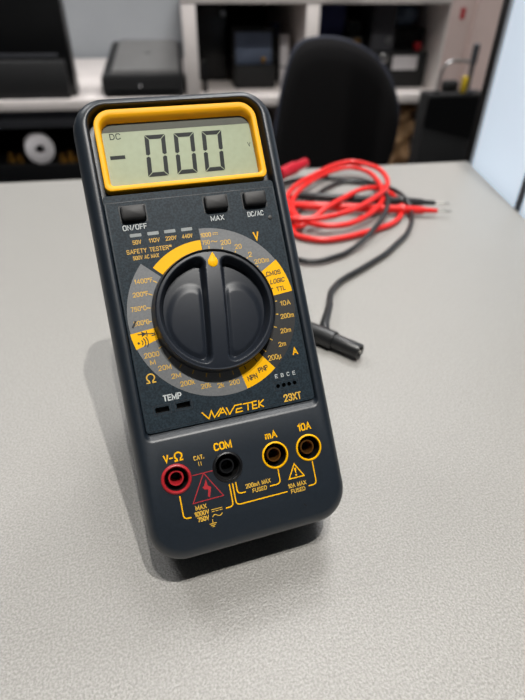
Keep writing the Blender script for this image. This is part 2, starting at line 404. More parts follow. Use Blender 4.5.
T_('10A', 32.3, -1.4, 4.8, 2.2); T_('200m', 32.0, -7.2, 6.2, 2.1); T_('20m', 30.0, -13.6, 4.9, 2.1); T_('2m', 27.2, -19.3, 3.4, 2.1); T_('200µ', 22.6, -24.4, 6.0, 2.3, rot=2)
T_('A', 32.4, -23.5, 2.6, 3.2, 'yprint', bold=.03)
T_('PNP', 16.4, -28.5, 4.6, 2.3, 'kprint', rot=10, bold=.03); T_('NPN', 11.0, -31.2, 4.6, 2.3, 'kprint', rot=10, bold=.03)
T_('200', 2.8, -31.8, 4.5, 2.1); T_('2k', -3.3, -31.9, 2.8, 2.1); T_('20k', -9.6, -30.9, 4.4, 2.1); T_('200k', -17.1, -28.2, 6.0, 2.1); T_('2M', -21.2, -24.3, 4.0, 2.1)
T_('20M', -25.2, -20.0, 5.4, 2.1); T_('2000', -29.5, -13.8, 6.2, 2.1); T_('M', -29.6, -17.0, 2.2, 2.0)
T_('200°C', -31.2, 0.1, 6.4, 2.0); T_('750°C', -31.3, 6.1, 6.4, 2.0); T_('200°F', -29.4, 12.0, 6.4, 2.0); T_('1400°F', -27.2, 17.4, 7.6, 2.0)
# scratch over the lower temperature value
strokes('scratch_mark', [[(-35.2,-1.4),(-34.3,-.4),(-33.4,1.2)]], .8, zt+.05, 'kprint', panel)
# diode symbol and sounder symbol on their yellow patch
strokes('diode_symbol', [[(-33.6,-4.6),(-32.0,-4.6)], [(-29.9,-5.9),(-29.9,-3.5)], [(-29.9,-4.8),(-26.6,-5.2)]], .4, zt, 'kprint', panel)
flat('diode_symbol', [[(-32.0,-5.8),(-29.9,-4.7),(-32.0,-3.5)]], zt, 'kprint', panel)
strokes('sounder_symbol', [arcp(-33.4,-8.2,1.3,-50,50), arcp(-33.4,-8.2,2.4,-45,45), arcp(-33.4,-8.2,3.5,-38,38)], .4, zt, 'kprint', panel)
flat('sounder_symbol', [circ(-33.8,-8.2,.5,10)], zt, 'kprint', panel)
def omega(cx, cy, w, h):
    P = arcp(cx, cy+h*.08, w*.40, -58, 238, 16); P = [(x, cy+h*.08+(y-cy-h*.08)*h/w*1.05) for x, y in P]
    yb = cy-h/2
    return [(cx+w*.5, yb), (P[0][0]-w*.04, yb)] + P + [(P[-1][0]+w*.04, yb), (cx-w*.5, yb)]
strokes('ohm_symbol', [omega(-31.7,-23.4,4.0,3.6)], .5, zt, 'oprint', panel)
T_('TEMP', -24.4, -32.7, 7.8, 2.7, 'wprint', bold=.03)
for i_, ch_ in enumerate('EBCE'): T_(ch_, 21.7+2.75*i_, -32.9, 1.25, 1.7, 'wprint')
T_('23XT', 27.2, -43.2, 8.2, 3.3, 'oprint', bold=.02)
# maker's name, slanted strokes with a wide first letter
def wm():
    h = 3.2; y0 = -44.9; k = .28; L = []
    def q(x, y): return (x+y*h*k*0, y0+y*h)
    L.append([q(-13.6,1),q(-11.0,0),q(-9.4,.95),q(-8.6,0),q(-5.2,1.05)])
    L.append([q(-7.0,0),q(-4.4,1),q(-3.2,0)]); L.append([q(-5.6,.42),q(-4.0,.42)])
    L.append([q(-2.9,1),q(-1.9,0),q(.9,1),q(4.2,1)])
    L.append([q(4.0,.05),q(1.0,.05),q(1.5,.5),q(4.0,.5)])
    L.append([q(4.6,.97),q(8.6,.97)]); L.append([q(6.3,0),q(6.8,.97)])
    L.append([q(10.9,1),q(8.9,1),q(8.5,0.05),q(10.6,.05)]); L.append([q(8.7,.5),q(10.5,.5)])
    L.append([q(11.3,0),q(11.8,1)]); L.append([q(14.0,1),q(11.7,.5),q(13.6,0)])
    return L
strokes('maker_lettering', wm(), .52, zt, 'yprint', panel)
bm = bmesh.new(); lathe(bm, [(0,1.0),(.25,.95),(.35,.5)], F([(33.0,37.8,0)])[0], (0,0,1), 16); link('rivet', bm, 'kscale', panel)

# dial knob: height field on a polar grid
def sm(t): t = max(0, min(1, t)); return t*t*(3-2*t)
KR = R(-6)
def knob_z(x, y):
    x, y = x*math.cos(-KR)-y*math.sin(-KR), x*math.sin(-KR)+y*math.cos(-KR)
    r = math.hypot(x, y)
    z = 8.2-.003*r*r
    rc = 4.0
    a = 3.5-abs(x)+rc; b = r-23.3+rc
    sd = math.hypot(max(a,0), max(b,0))+min(max(a,b),0)-rc
    dep = 5.6*sm((-sd+.3)/1.9)
    # raised leaf-shaped pad on each hollow's floor
    q = math.hypot((abs(x)-10.0)/11.5, (y+5)/17.5)
    dep -= .8*sm((1-q)/.28)*sm((-sd-1)/2.5)
    return z-dep
bm = bmesh.new(); NR, NA = 90, 240
rad = [24.8*(k/NR) for k in range(1, NR+1)]
grid = []
cv = V(bm, F([(0,0,knob_z(0,0))])[0])
for r_ in rad:
    row = []
    for k in range(NA):
        a = 2*math.pi*k/NA; x, y = r_*math.cos(a), r_*math.sin(a)
        row.append(V(bm, F([(x,y,knob_z(x,y))])[0]))
    grid.append(row)
for r_, z in ((25.35,7.5),(25.75,6.6),(26.2,2.0),(26.6,.9),(26.7,.05)):
    grid.append([V(bm, F([(r_*math.cos(2*math.pi*k/NA), r_*math.sin(2*math.pi*k/NA), z)])[0]) for k in range(NA)])
for k in range(NA): bm.faces.new((cv, grid[0][k], grid[0][(k+1)%NA]))
for A_, B_ in zip(grid, grid[1:]):
    for k in range(NA): bm.faces.new((A_[k], B_[k], B_[(k+1)%NA], A_[(k+1)%NA]))
bm.faces.new(grid[-1])
knob = link('dial_knob', bm, 'knob', meter, sharp=60)
# yellow drop-shaped pointer
P = [(0,24.2)]+[(2.15*math.cos(R(a)), 20.0+2.2*math.sin(R(a))) for a in range(35,-216,-18)]
def kr(L): return [(x*math.cos(KR)-y*math.sin(KR), x*math.sin(KR)+y*math.cos(KR), z) for x, y, z in L]
bm = bmesh.new()
loft(bm, [F(kr([(x,y,5.6) for x,y in P])), F(kr([(x,y,7.35) for x,y in P])), F(kr([(x*.8,20.3+(y-20.3)*.85,7.6) for x,y in P]))])
link('pointer', bm, 'yprint', knob)

# jacks
for (cx, cy), ring_m, sleeve_m, rr_ in zip(JACKS, ('redp','jackblack','yprint','yprint'), ('redp','jackblack','brass','brass'), (6.3,6.5,5.9,5.9)):
    c0 = F([(cx,cy,TOPZ)])[0]
    bm = bmesh.new()
    if ring_m == 'yprint':
        prof_ = [(-1,rr_-.75),(-1,rr_),(.15,rr_),(.4,rr_-.2),(.45,rr_-.65),(-.1,rr_-.9)]
    else:
        prof_ = [(-1,rr_-1.3),(-1,rr_),(.2,rr_),(.7,rr_-.35),(.8,rr_-.9),(.2,rr_-1.4)]
    loops_ = [[(c0[0]+r_*math.cos(2*math.pi*k/40), c0[1]+r_*math.sin(2*math.pi*k/40), c0[2]+h_) for k in range(40)] for h_, r_ in prof_+[prof_[0]]]
    loft(bm, loops_, caps=(False,False)); bmesh.ops.remove_doubles(bm, verts=bm.verts, dist=1e-7)
    jk = link('jack_ring', bm, ring_m, meter, sharp=60)
    bm = bmesh.new()
    loops_ = [[(c0[0]+r_*math.cos(2*math.pi*k/40), c0[1]+r_*math.sin(2*math.pi*k/40), c0[2]+h_) for k in range(40)] for h_, r_ in ((-14.9,3.3),(-2.6,3.3),(-2.2,3.1),(-2.2,2.6),(-2.6,2.4),(-14.9,2.4),(-14.9,3.3))]
    loft(bm, loops_, caps=(False,False)); bmesh.ops.remove_doubles(bm, verts=bm.verts, dist=1e-7)
    link('jack_sleeve', bm, sleeve_m, jk, sharp=60)
    bm = bmesh.new()
    loops_ = [[(c0[0]+r_*math.cos(2*math.pi*k/32), c0[1]+r_*math.sin(2*math.pi*k/32), c0[2]+h_) for k in range(32)] for h_, r_ in ((-15.0,5.0),(-.3,5.0),(-.3,5.15),(-15.0,5.15),(-15.0,5.0))]
    loft(bm, loops_, caps=(False,False)); bmesh.ops.remove_doubles(bm, verts=bm.verts, dist=1e-7)
    link('jack_well', bm, 'well', jk, sharp=60)
zl = TOPZ+.05
U_ = lambda s, x, y, w, h, m='oprint', **k: text('jack_lettering', s, x, y, w, h, zl, m, shell, **k)
U_('V-', -30.8, -57.3, 3.9, 3.2, 'yprint', bold=.03)
strokes('ohm_symbol', [omega(-26.6,-57.3,3.7,3.3)], .62, zl, 'yprint', shell)
U_('CAT.', -18.4, -59.7, 4.4, 1.9, bold=.03); U_('II', -18.4, -62.3, 1.3, 1.8)
U_('COM', -7.6, -57.1, 7.8, 3.3, 'yprint', bold=.04); U_('mA', 13.9, -57.3, 5.4, 3.2, 'yprint', bold=.03); U_('10A', 29.5, -57.1, 6.2, 3.3, 'yprint', bold=.03)
U_('MAX', -21.3, -80.0, 4.7, 1.9, bold=.04); U_('1000V', -21.4, -82.5, 6.2, 2.0, bold=.04); U_('750V', -21.2, -84.9, 4.9, 2.0, bold=.04)
U_('200mA MAX', 4.4, -76.3, 11.2, 1.9, bold=.02); U_('FUSED', 4.6, -78.8, 6.4, 1.8, bold=.02); U_('10A MAX', 21.3, -80.9, 8.4, 1.9, bold=.02); U_('FUSED', 21.3, -83.4, 6.6, 1.8, bold=.02)
strokes('unit_symbol', [[(-17.4,-82.2),(-12.7,-82.2)], [(-17.4,-83.0),(-16.1,-83.0)], [(-15.7,-83.0),(-14.4,-83.0)], [(-14.0,-83.0),(-12.7,-83.0)]], .28, zl, 'oprint', shell)
strokes('unit_symbol', [[(-17.4,-85.2),(-16.7,-84.5),(-16.0,-84.4),(-15.2,-85.0),(-14.4,-85.3),(-13.6,-85.1),(-13.0,-84.4)]], .34, zl, 'oprint', shell)
strokes('ground_symbol', [[(-17.6,-86.1),(-17.6,-87.8)], [(-19.1,-87.8),(-16.1,-87.8)], [(-18.6,-88.5),(-16.6,-88.5)], [(-18.1,-89.1),(-17.1,-89.1)]], .32, zl, 'oprint', shell)
# red high-voltage triangle, bolt and link line
strokes('warning_triangle', [[(-17.7,-66.5),(-24.2,-77.8),(-11.2,-77.6),(-17.7,-66.5)]], .38, zl, 'redprint', shell)
strokes('link_line', [[(-22.5,-66.5),(-13.7,-66.4)]], .35, zl, 'redprint', shell)
flat('bolt_symbol', [[(-17.2,-69.2),(-16.9,-72.0),(-18.6,-73.2),(-19.2,-72.2),(-18.4,-71.8)], [(-16.9,-72.0),(-15.6,-72.9),(-16.9,-77.0),(-17.6,-76.2),(-17.0,-73.6),(-18.6,-73.2)]], zl, 'redprint', shell)
def bend(P, r=1.8):
    out = [P[0]]
    for a, b, c in zip(P, P[1:], P[2:]):
        a, b, c = Vector(a), Vector(b), Vector(c); d1 = (a-b).normalized(); d2 = (c-b).normalized()
        p, q = b+d1*r, b+d2*r
        for k in range(6):
            t = k/5; out.append(tuple(p*(1-t)**2+b*2*t*(1-t)+q*t*t))
    return out+[P[-1]]
for L in ([(-29.0,-73.4),(-29.0,-83.1),(-25.9,-83.1)], [(-7.9,-73.6),(-7.9,-83.0),(-11.2,-83.0)], [(-6.5,-73.6),(-6.5,-82.9),(16.4,-82.9)],
          [(-5.1,-73.4),(-5.1,-78.5),(-1.6,-78.5)], [(14.1,-72.4),(14.1,-78.7),(9.2,-78.7)], [(30.1,-72.6),(30.1,-82.8),(26.3,-82.8)]):
    strokes('guide_line', [bend(L)], .5, zl, 'yprint', shell)
strokes('caution_triangle', [[(21.7,-71.9),(18.2,-77.9),(25.2,-77.9),(21.7,-71.9)]], .5, zl, 'yprint', shell)
flat('exclamation_mark', [[(21.2,-73.7),(22.2,-73.7),(21.9,-75.9),(21.5,-75.9)], circ(21.7,-76.8,.42,10)], zl, 'yprint', shell)
strokes('scratch_mark', [[(22.7,-89.9),(23.6,-91.0)]], .5, TOPZ+.03, 'kprint', shell)
# tilt stand at the back, foot on the table
bm = bmesh.new()
YH, FOOT = 130.0, None
hx = Vector((0, YH, -9.2)); w_h = Matrix.Rotation(LEAN, 3, 'X') @ hx           # hinge in the meter's base frame -> level frame
foot_w = Vector((0, w_h.y+52, -4.2))
foot_l = Matrix.Rotation(-LEAN, 3, 'X') @ foot_w
d_ = (foot_l-hx); nrm = Vector((0, -d_.z, d_.y)).normalized()
L0 = []
for t_, w_ in ((0,26),(.15,26),(.9,22),(1,20)):
    c_ = hx+d_*t_
    L0.append([(-w_, c_.y-nrm.y*1.2, c_.z-nrm.z*1.2), (w_, c_.y-nrm.y*1.2, c_.z-nrm.z*1.2), (w_, c_.y+nrm.y*1.2, c_.z+nrm.z*1.2), (-w_, c_.y+nrm.y*1.2, c_.z+nrm.z*1.2)])
loft(bm, L0); link('tilt_stand', bm, 'shell', meter)

# ------------------------------------------------------------------ table
TZ = -5.5
CAMP = Vector((-37.3096, -147.7194, 218.4318))
U = Vector((.98487643, -.17325826, 0)); W_ = Vector((.17325826, .98487643, 0))
def B(u, v, z): return tuple(Vector((CAMP.x, CAMP.y, 0))+U*u+W_*v+Vector((0,0,z)))
BYAW = math.atan2(U.y, U.x)
corner = (481, 479); e2 = (424, 311)
dv = Vector((corner[0]-e2[0], corner[1]-e2[1])).normalized()
nr = (corner[0]-dv.x*1150, corner[1]-dv.y*1150)
fl = (-1300, 733); nl = (-1300-dv.x*1150, 733-dv.y*1150)
top_poly = [nl, nr, corner, fl]
t = empty('table', (-200, 0, TZ-740))
tag(t, 'grey speckled laminate table the multimeter and test leads lie on', 'table')
def local(o, pts): return [(p[0]-o[0], p[1]-o[1], p[2]-o[2]) for p in pts]
org = (-200, 0, TZ-740)
bm = bmesh.new()
def inset(P, d):
    c = Vector((sum(p[0] for p in P)/4, sum(p[1] for p in P)/4))
    return [tuple(Vector(p)+(c-Vector(p)).normalized()*d) for p in P]
loft(bm, [local(org, z3(top_poly, TZ-25)), local(org, z3(top_poly, TZ-1)), local(org, z3(inset(top_poly,1.4), TZ))])
link('tabletop', bm, 'table', t, smooth=False)
for p in inset(top_poly, 120):
    bm = bmesh.new(); box(bm, p[0]+200-25, p[0]+200+25, p[1]-25, p[1]+25, 0, 715, 4); link('leg', bm, 'blackmatt', t)

# ------------------------------------------------------------------ test leads
RED = [(163.8, 421.2, 8.5), (144.3, 354.5, 8.5), (145.3, 325.4, 8.5), (164.4, 316.9, 8.5), (189.8, 315.1, 9.5), (220.5, 323.5, 10.5), (242.1, 335.5, 11.5), (267.0, 354.0, 11.5), (287.8, 375.5, 11.5), (302.7, 404.9, 11.5), (308.8, 439.8, 11.5), (296.7, 467.5, 11.5), (282.2, 473.9, 11.5), (256.2, 465.5, 10.5), (229.8, 448.7, 9.5), (196.8, 423.2, 9.5), (172.5, 397.5, 8.5), (158.3, 368.4, 7.5), (154.8, 341.8, 6.5), (159.2, 323.2, 5.5), (168.8, 311.9, 4.5), (182.3, 302.5, 4.5), (203.3, 301.6, 4.5), (228.2, 313.5, 4.5), (254.0, 332.7, 5.5), (276.0, 361.7, 5.5), (291.5, 400.6, 6.5), (298.0, 442.5, 6.5), (283.4, 466.0, 6.5), (257.1, 462.1, 5.5), (218.4, 436.8, 5.5), (183.8, 402.2, 4.5), (165.2, 370.9, 3.5), (160.6, 344.5, 2.5), (163.0, 329.2, 1.5), (153.9, 323.4, 0.5), (147.0, 317.1, -0.5), (145.5, 306.9, -1.5), (151.2, 295.9, -1.5), (167.6, 285.0, -1.5), (190.6, 284.2, -1.5), (226.2, 291.5, -1.5), (257.3, 302.5, -1.5), (280.5, 324.5, -1.5), (296.0, 354.6, -1.5), (297.4, 386.4, -0.5), (284.3, 396.2, 2.5), (256.4, 382.5, 7.5), (222.6, 356.8, 10.5), (191.9, 335.0, 10.5), (174.5, 324.5, 6.5), (154.3, 315.7, 2.5), (146.4, 333.9, 0.5), (152.7, 361.0, 1.5), (169.1, 373.0, 1.7)]
BLK = [(119.5, 161.0, 3.0), (123.5, 169.5, 1.6), (131.2, 183.8, 1.5), (144.0, 199.3, -1.5), (157.0, 208.4, -1.5), (171.4, 215.6, -1.5), (192.9, 227.5, -1.5), (214.7, 240.3, -1.5), (236.2, 257.0, -1.5), (258.3, 275.5, -1.5), (280.0, 301.9, -0.5), (292.1, 325.8, 1.5), (295.9, 346.2, 6.5), (301.7, 380.7, 3.5), (295.7, 416.9, -0.5), (267.4, 439.2, -1.5), (242.6, 431.0, -1.5), (214.5, 409.7, -1.5), (186.0, 380.8, -1.5), (154.2, 339.0, -1.5), (130.5, 298.7, -1.5), (122.7, 268.2, -1.5), (129.5, 251.0, -1.5), (145.0, 244.1, -1.5), (162.8, 247.3, -1.5), (179.2, 253.4, -1.5), (203.2, 267.6, 1.5), (235.0, 294.9, 5.5), (258.1, 320.8, 9.5), (274.6, 350.8, 9.5), (288.9, 392.5, 4.5), (288.3, 427.7, 0.5), (268.4, 447.8, -1.5), (236.7, 462.9, -1.5), (213.3, 464.0, -1.5), (186.8, 455.9, -1.5), (163.9, 436.2, -1.5), (161.3, 405.9, -0.5), (174.0, 401.9, 0.5), (185.5, 399.4, 1.7)]
def lead(name_m, plug_m, base, cable, probe, plug, branch, label, cr, pk):
    root = empty('test_lead', base); tag(root, label, 'test lead', 'test leads coiled on the table')
    o_ = Vector(base)
    lc = lambda p: tuple(Vector(p)-o_)
    bm = bmesh.new(); sweep(bm, [lc(p) for p in spline(cable, 6)], cr, 12); link('cable', bm, name_m, root)
    a, b = Vector(probe[0]), Vector(probe[1]); L = (b-a).length; d = (b-a).normalized()
    bm = bmesh.new()
    lathe(bm, [(-7,2.6),(-5,3.2),(0,3.6),(3,4.6),(L*.2,4.9),(L*.72,4.6),(L*.74,6.4),(L*.765,6.5),(L*.78,4.8),(L*.9,4.2),(L*.92,3.0),(L-1,2.6),(L,2.0)], lc(a), d, 24)
    pr = link('probe_handle', bm, name_m, root)
    bm = bmesh.new(); lathe(bm, [(-3,1.3),(11,1.3),(15,.8),(17,.2)], lc(b), d, 12); link('probe_needle', bm, 'steel', pr)
    a, b = Vector(plug[0]), Vector(plug[1]); L = (b-a).length; d = (b-a).normalized()
    bm = bmesh.new()
    lathe(bm, [(h_, r_*pk) for h_, r_ in ((0,4.6),(.8,5.5),(L*.54,6.0),(L*.56,5.8),(L*.57,4.75),(L-.6,4.7),(L,4.3),(L,3.3),(L-9,3.2))], lc(a), d, 28)
    pg = link('banana_plug', bm, plug_m, root, sharp=45)
    if branch:
        bm = bmesh.new(); P_ = [Vector(lc(p)) for p in spline(branch, 5)]
        sweep(bm, P_, [4.2-(4.2-2.7)*k/(len(P_)-1) for k in range(len(P_))], 16); link('strain_relief', bm, plug_m, root)
    bm = bmesh.new(); lathe(bm, [(-8,1.6),(3,1.9),(6,1.6)] , lc(b-d*6), d, 12); link('plug_pin', bm, 'steel', pg)
lead('redcable', 'redplug', (220,360,TZ), RED, [(169.1,373.0,1.7),(317.6,311.7,1.7)], [(175.3,442,14.5),(223.8,477.1,14.5)], None,
     'red test lead with probe, coiled behind the multimeter on the grey table', 3.0, 1.35)
lead('blackcable', 'blackcable', (200,250,TZ), BLK, [(185.5,399.4,1.7),(329.1,333.3,1.7)], [(89.3,141.7,1.3),(117.4,101.7,1.3)], [(101.3,127.6,2),(104.9,136.9,3.5),(109.9,145.9,3.5),(121.8,165.1,2.5)],
     'black test lead with right-angled plug lying beside the multimeter on the grey table', 2.5, 1.18)

# ------------------------------------------------------------------ room setting
def struct(o): o['kind'] = 'structure'; return o
def bbox_obj(name, u0, u1, v0, v1, z0, z1, m, parent=None, b=0, origin=None):
    """box in the back-row frame; top-level unless parent given"""
    bm = bmesh.new()
    if parent is None and origin is None:
        box(bm, u0, u1, v0, v1, z0, z1, b)
        o = link(name, bm, m)
        o.location = Vector((CAMP.x, CAMP.y, 0))*S; o.rotation_euler = (0,0,BYAW); return o
    ou, ov, oz = origin
    box(bm, u0-ou, u1-ou, v0-ov, v1-ov, z0-oz, z1-oz, b)
    return link(name, bm, m, parent)
def bempty(name, u, v, z, label=None, cat=None, group=None):
    o = empty(name, B(u,v,z), (0,0,BYAW)); tag(o, label, cat, group); o_ = (u,v,z); return o, o_
FL = -740+TZ
struct(bbox_obj('floor', -2600, 2600, -1500, 2800, FL-30, FL, 'floor'))
struct(bbox_obj('wall_back', -2600, 2600, 2750, 2850, FL, 1900, 'wall'))
struct(bbox_obj('ceiling', -2600, 2600, -1500, 2850, 1900, 1950, 'ceiling'))
# pinkish side wall with upright grooves beyond the shelving
bm = bmesh.new()
P = [(842,1800),(905,1800),(910,1815),(925,1815),(930,1800),(1010,1800),(1015,1820),(1040,1820),(1045,1800),(1500,1800),(1500,1900),(842,1900)]
loft(bm, [z3(P, FL), z3(P, 1900)])
o = link('wall_side', bm, 'pink', smooth=False); o.location = Vector((CAMP.x, CAMP.y, 0))*S; o.rotation_euler = (0,0,BYAW); struct(o)
o = bbox_obj('wall_sticker', 874, 890, 1798.6, 1799.8, 92, 122, 'redprint'); tag(o, 'small red sticker on the pinkish wall right of the shelving', 'sticker')
# glazed partition running along the table's right edge, its panes brightened by added glow
th = math.atan2(dv.y, dv.x)
def pobj(name, a0, a1, off0, off1, z0, z1, m, b=0):
    """a: distance from the table corner back towards the camera; off: distance right of the table edge"""
    bm = bmesh.new(); box(bm, -a1, -a0, -off1, -off0, z0, z1, b)
    o = link(name, bm, m); o.location = Vector((corner[0], corner[1], 0))*S; o.rotation_euler = (0,0,th); return struct(o)
pobj('glow_pane_1', 4, 174, 6, 16, FL, 1900, 'glassblue')
pobj('trim_1', -20, 1.5, 1.5, 26, FL, 1900, 'blackframe', 1)
pobj('trim_2', 1.6, 4, 2, 24, FL, 1900, 'silver')
pobj('trim_3', 174, 181, 1.5, 26, FL, 1900, 'dkgrey', 1)
pobj('glow_pane_2', 181, 300, 6, 16, FL, 1900, 'glassblue')

# ------------------------------------------------------------------ shelving
sh, so = bempty('shelving_unit', 100, 1800, FL, 'white open shelving unit with thick dividers behind the table', 'shelving')
for (nm, u0, u1, z0, z1) in (('shelf', -1000, 840, -149, -118), ('shelf', 7, 840, 131, 171), ('shelf', -1000, 840, -485, -455), ('shelf', -1000, 840, FL+.2, FL+40)):
    bbox_obj(nm, u0, u1, 1800, 2700, z0, z1, 'white', sh, 2, so)
for (u0, u1) in ((7,48),(383,424)):
    for z0, z1 in ((-118,131),(-455,-149),(FL+40,-485)):
        bbox_obj('divider', u0, u1, 1801, 2700, z0, z1, 'white', sh, 1, so)
bbox_obj('side_panel', -1040, -1000, 1800, 2700, FL+.2, 171, 'white', sh, 1, so)
bbox_obj('side_panel', 840, 841.5, 1801, 2700, FL+.2, 171, 'white', sh, 0, so)
bbox_obj('back_panel', -1000, 840, 2700, 2712, FL+.2, -149, 'blackmatt', sh, 0, so)
bbox_obj('back_panel', 48, 840, 2690, 2700, -118, 131, 'blackmatt', sh, 0, so)
bbox_obj('drawer_front', -999, 6, 1830, 1842, -205, -149, 'dkgrey', sh, 1, so)
SH = -118
# left black monitor-like box
e, eo = bempty('printer', -520, 2000, SH, 'large glossy black printer box at the left end of the white shelf', 'printer')
bbox_obj('housing', -770, -344, 1850, 1920, SH, 260, 'blackgloss', e, 6, eo)
bbox_obj('paper_tray', -775, -358, 1812, 1850, SH, -14, 'blackmatt', e, 5, eo)
bbox_obj('control_strip', -740, -380, 1846, 1850.5, -6, 2, 'dkgrey', e, 0, eo)
# flat printer with grey lid
e, eo = bempty('scanner', -110, 1950, SH, 'black flatbed scanner with grey lid, left of the shelf divider', 'scanner')
bm = bmesh.new()
def wedge(bm, u0, u1, v0, v1, z0, zf, zb, o_, i=0):
    P0 = [(u0,v0),(u1,v0),(u1,v1),(u0,v1)]
    loft(bm, [[(u-o_[0], v-o_[1], z0-o_[2]) for u, v in P0], [(u-o_[0], v-o_[1], (zf if v==v0 else zb)-o_[2]) for u, v in P0]])
wedge(bm, -258, -2, 1815, 2260, SH, -58, -8, eo); bmesh.ops.bevel(bm, geom=bm.edges[:], offset=.006, segments=2, affect='EDGES'); link('scanner_body', bm, 'blackmatt', e)
bm = bmesh.new(); wedge(bm, -228, -16, 1840, 2245, -62, -46, 0, eo); bmesh.ops.bevel(bm, geom=bm.edges[:], offset=.006, segments=2, affect='EDGES'); lid = link('scanner_lid', bm, 'lid', e)
bm = bmesh.new(); box(bm, -128-eo[0], -108-eo[0], 2050-eo[1], 2090-eo[1], -26.5-eo[2], -20-eo[2], 1); link('badge', bm, 'blackgloss', lid)
bbox_obj('power_light', -142, -136, 1811, 1816, -88, -82, 'paper', e, 0, eo)
bbox_obj('front_slot', -240, -20, 1812, 1816, -108, -96, 'blackgloss', e, 0, eo)
# things in the middle bay
e, eo = bempty('label_printer', 245, 1970, SH, 'dark desktop device with slate blue screen in the middle bay', 'device')
bbox_obj('device_base', 170, 312, 1925, 2100, SH, -48, 'blackmatt', e, 8, eo)
bbox_obj('device_screen', 178, 300, 1952, 1965, -48, 46, 'slate', e, 3, eo)
bbox_obj('screen_backing', 168, 316, 1966, 2000, -49, 58, 'blackmatt', e, 4, eo)
bm = bmesh.new(); lathe(bm, [(0,8),(6,8),(8,5)], (270-eo[0], 1944-eo[1], -34-eo[2]), (0,-1,0), 16); link('knob', bm, 'gold', e)
e, eo = bempty('paper_roll', 345, 1960, SH, 'white rolled paper standing upright beside the dark device', 'paper roll')
bm = bmesh.new(); lathe(bm, [(0,17),(150,17),(156,17),(156,10),(150,9)], (0,0,0), (0,0,1), 24); link('roll', bm, 'paper', e)
bm = bmesh.new(); lathe(bm, [(0,17.5),(5,17.5)], (0,0,60), (0,0,1), 24); link('band', bm, 'dkgrey', e)
o = empty('capped_bottle', B(338,2130,SH)); tag(o, 'blue topped dark bottle behind the white paper roll', 'bottle')
bm = bmesh.new(); lathe(bm, [(0,20),(120,20),(140,16)], (0,0,0), (0,0,1), 20); link('bottle_body', bm, 'blackmatt', o)
bm = bmesh.new(); lathe(bm, [(138,17),(170,17),(176,14)], (0,0,0), (0,0,1), 20); link('bottle_cap', bm, 'blue', o)
e, eo = bempty('speaker', 120, 2150, SH, 'black speaker box deep in the middle bay with small silver knob', 'speaker')
bbox_obj('speaker_cabinet', 50.5, 160, 2100, 2300, SH, 128, 'blackgloss', e, 3, eo)
bm = bmesh.new(); lathe(bm, [(0,9),(8,8)], (150-eo[0], 2100-eo[1], 88-eo[2]), (0,-1,0), 16); link('knob', bm, 'silver', e)
o = bbox_obj('mobile_phone', 60, 76, 1880, 1900, SH, -26, 'blackgloss', None, 3); tag(o, 'slim black handset standing at the left of the middle bay', 'phone')
# right bay
e, eo = bempty('equipment_box', 515, 1960, SH, 'black equipment box behind the office chair with brass knob', 'box')
bbox_obj('box_body', 430, 600, 1905, 2150, SH, 36, 'blackmatt', e, 4, eo)
bm = bmesh.new(); lathe(bm, [(0,14),(5,14),(5,7),(9,6)], (578-eo[0], 1905-eo[1], 18-eo[2]), (0,-1,0), 20); link('knob', bm, 'gold', e)
o = bbox_obj('storage_tub', 440, 540, 1920, 2100, 36.2, 122, 'blue', None, 8); tag(o, 'dark blue tub on top of the black equipment box', 'tub')
o = bbox_obj('cable_bundle', 545, 596, 1915, 2050, 36.2, 80, 'blackgloss', None, 12); tag(o, 'small black pouch on the equipment box beside the blue tub', 'pouch')
e, eo = bempty('carry_case', 735, 1950, SH, 'black carry case with white label in the right bay', 'case')
bbox_obj('case_body', 625, 836, 1900, 2200, SH, -8, 'blackmatt', e, 6, eo)
bbox_obj('paper_label', 712, 800, 1897.5, 1899.8, -62, -20, 'paper', e, 0, eo)
bm = bmesh.new(); lathe(bm, [(0,15),(6,15),(9,9)], (678-eo[0], 1900-eo[1], -26-eo[2]), (0,-1,0), 20); link('latch', bm, 'silver', e)
e, eo = bempty('ring_binder', 655, 1980, -8, 'dark grey binder standing on the black carry case', 'binder')
bbox_obj('cover', 630, 708, 1905, 2150, -8, 129, 'dkgrey', e, 3, eo)
bm = bmesh.new(); lathe(bm, [(0,11),(3,11),(3,6)], (690-eo[0], 1905-eo[1], 26-eo[2]), (0,-1,0), 20); link('finger_ring', bm, 'silver', e)
o = bbox_obj('black_carton', 712, 836, 1960, 2150, -8, 54, 'blackmatt', None, 4); tag(o, 'black carton under the pale blue bag in the right bay', 'carton')
bm = bmesh.new(); bmesh.ops.create_icosphere(bm, subdivisions=4, radius=1)
for v in bm.verts:
    k = 1+.08*math.sin(9*v.co.x+3*v.co.z)+.06*math.sin(13*v.co.y+7*v.co.x)
    v.co = Vector((max(-.9,min(.9,v.co.x*k))*60, max(-.9,min(.9,v.co.y*k))*75, max(-.85,min(.85,v.co.z*k))*38))*S
o = link('plastic_bag', bm, 'ltblue'); o.location = Vector(B(770,2050,54+32.5))*S; o.rotation_euler = (0,0,BYAW); tag(o, 'crumpled pale blue bag at the top of the right bay', 'bag')
bm = bmesh.new(); lathe(bm, [(0,13),(0.1,13),(14,13),(14,8)], (0,0,0), (.3,-1,0), 24)
o = link('tape_roll', bm, 'redp'); o.location = Vector(B(800,1930,5.2))*S; o.rotation_euler = (0,0,BYAW); tag(o, 'dull red tape roll standing on the black carry case', 'tape roll')
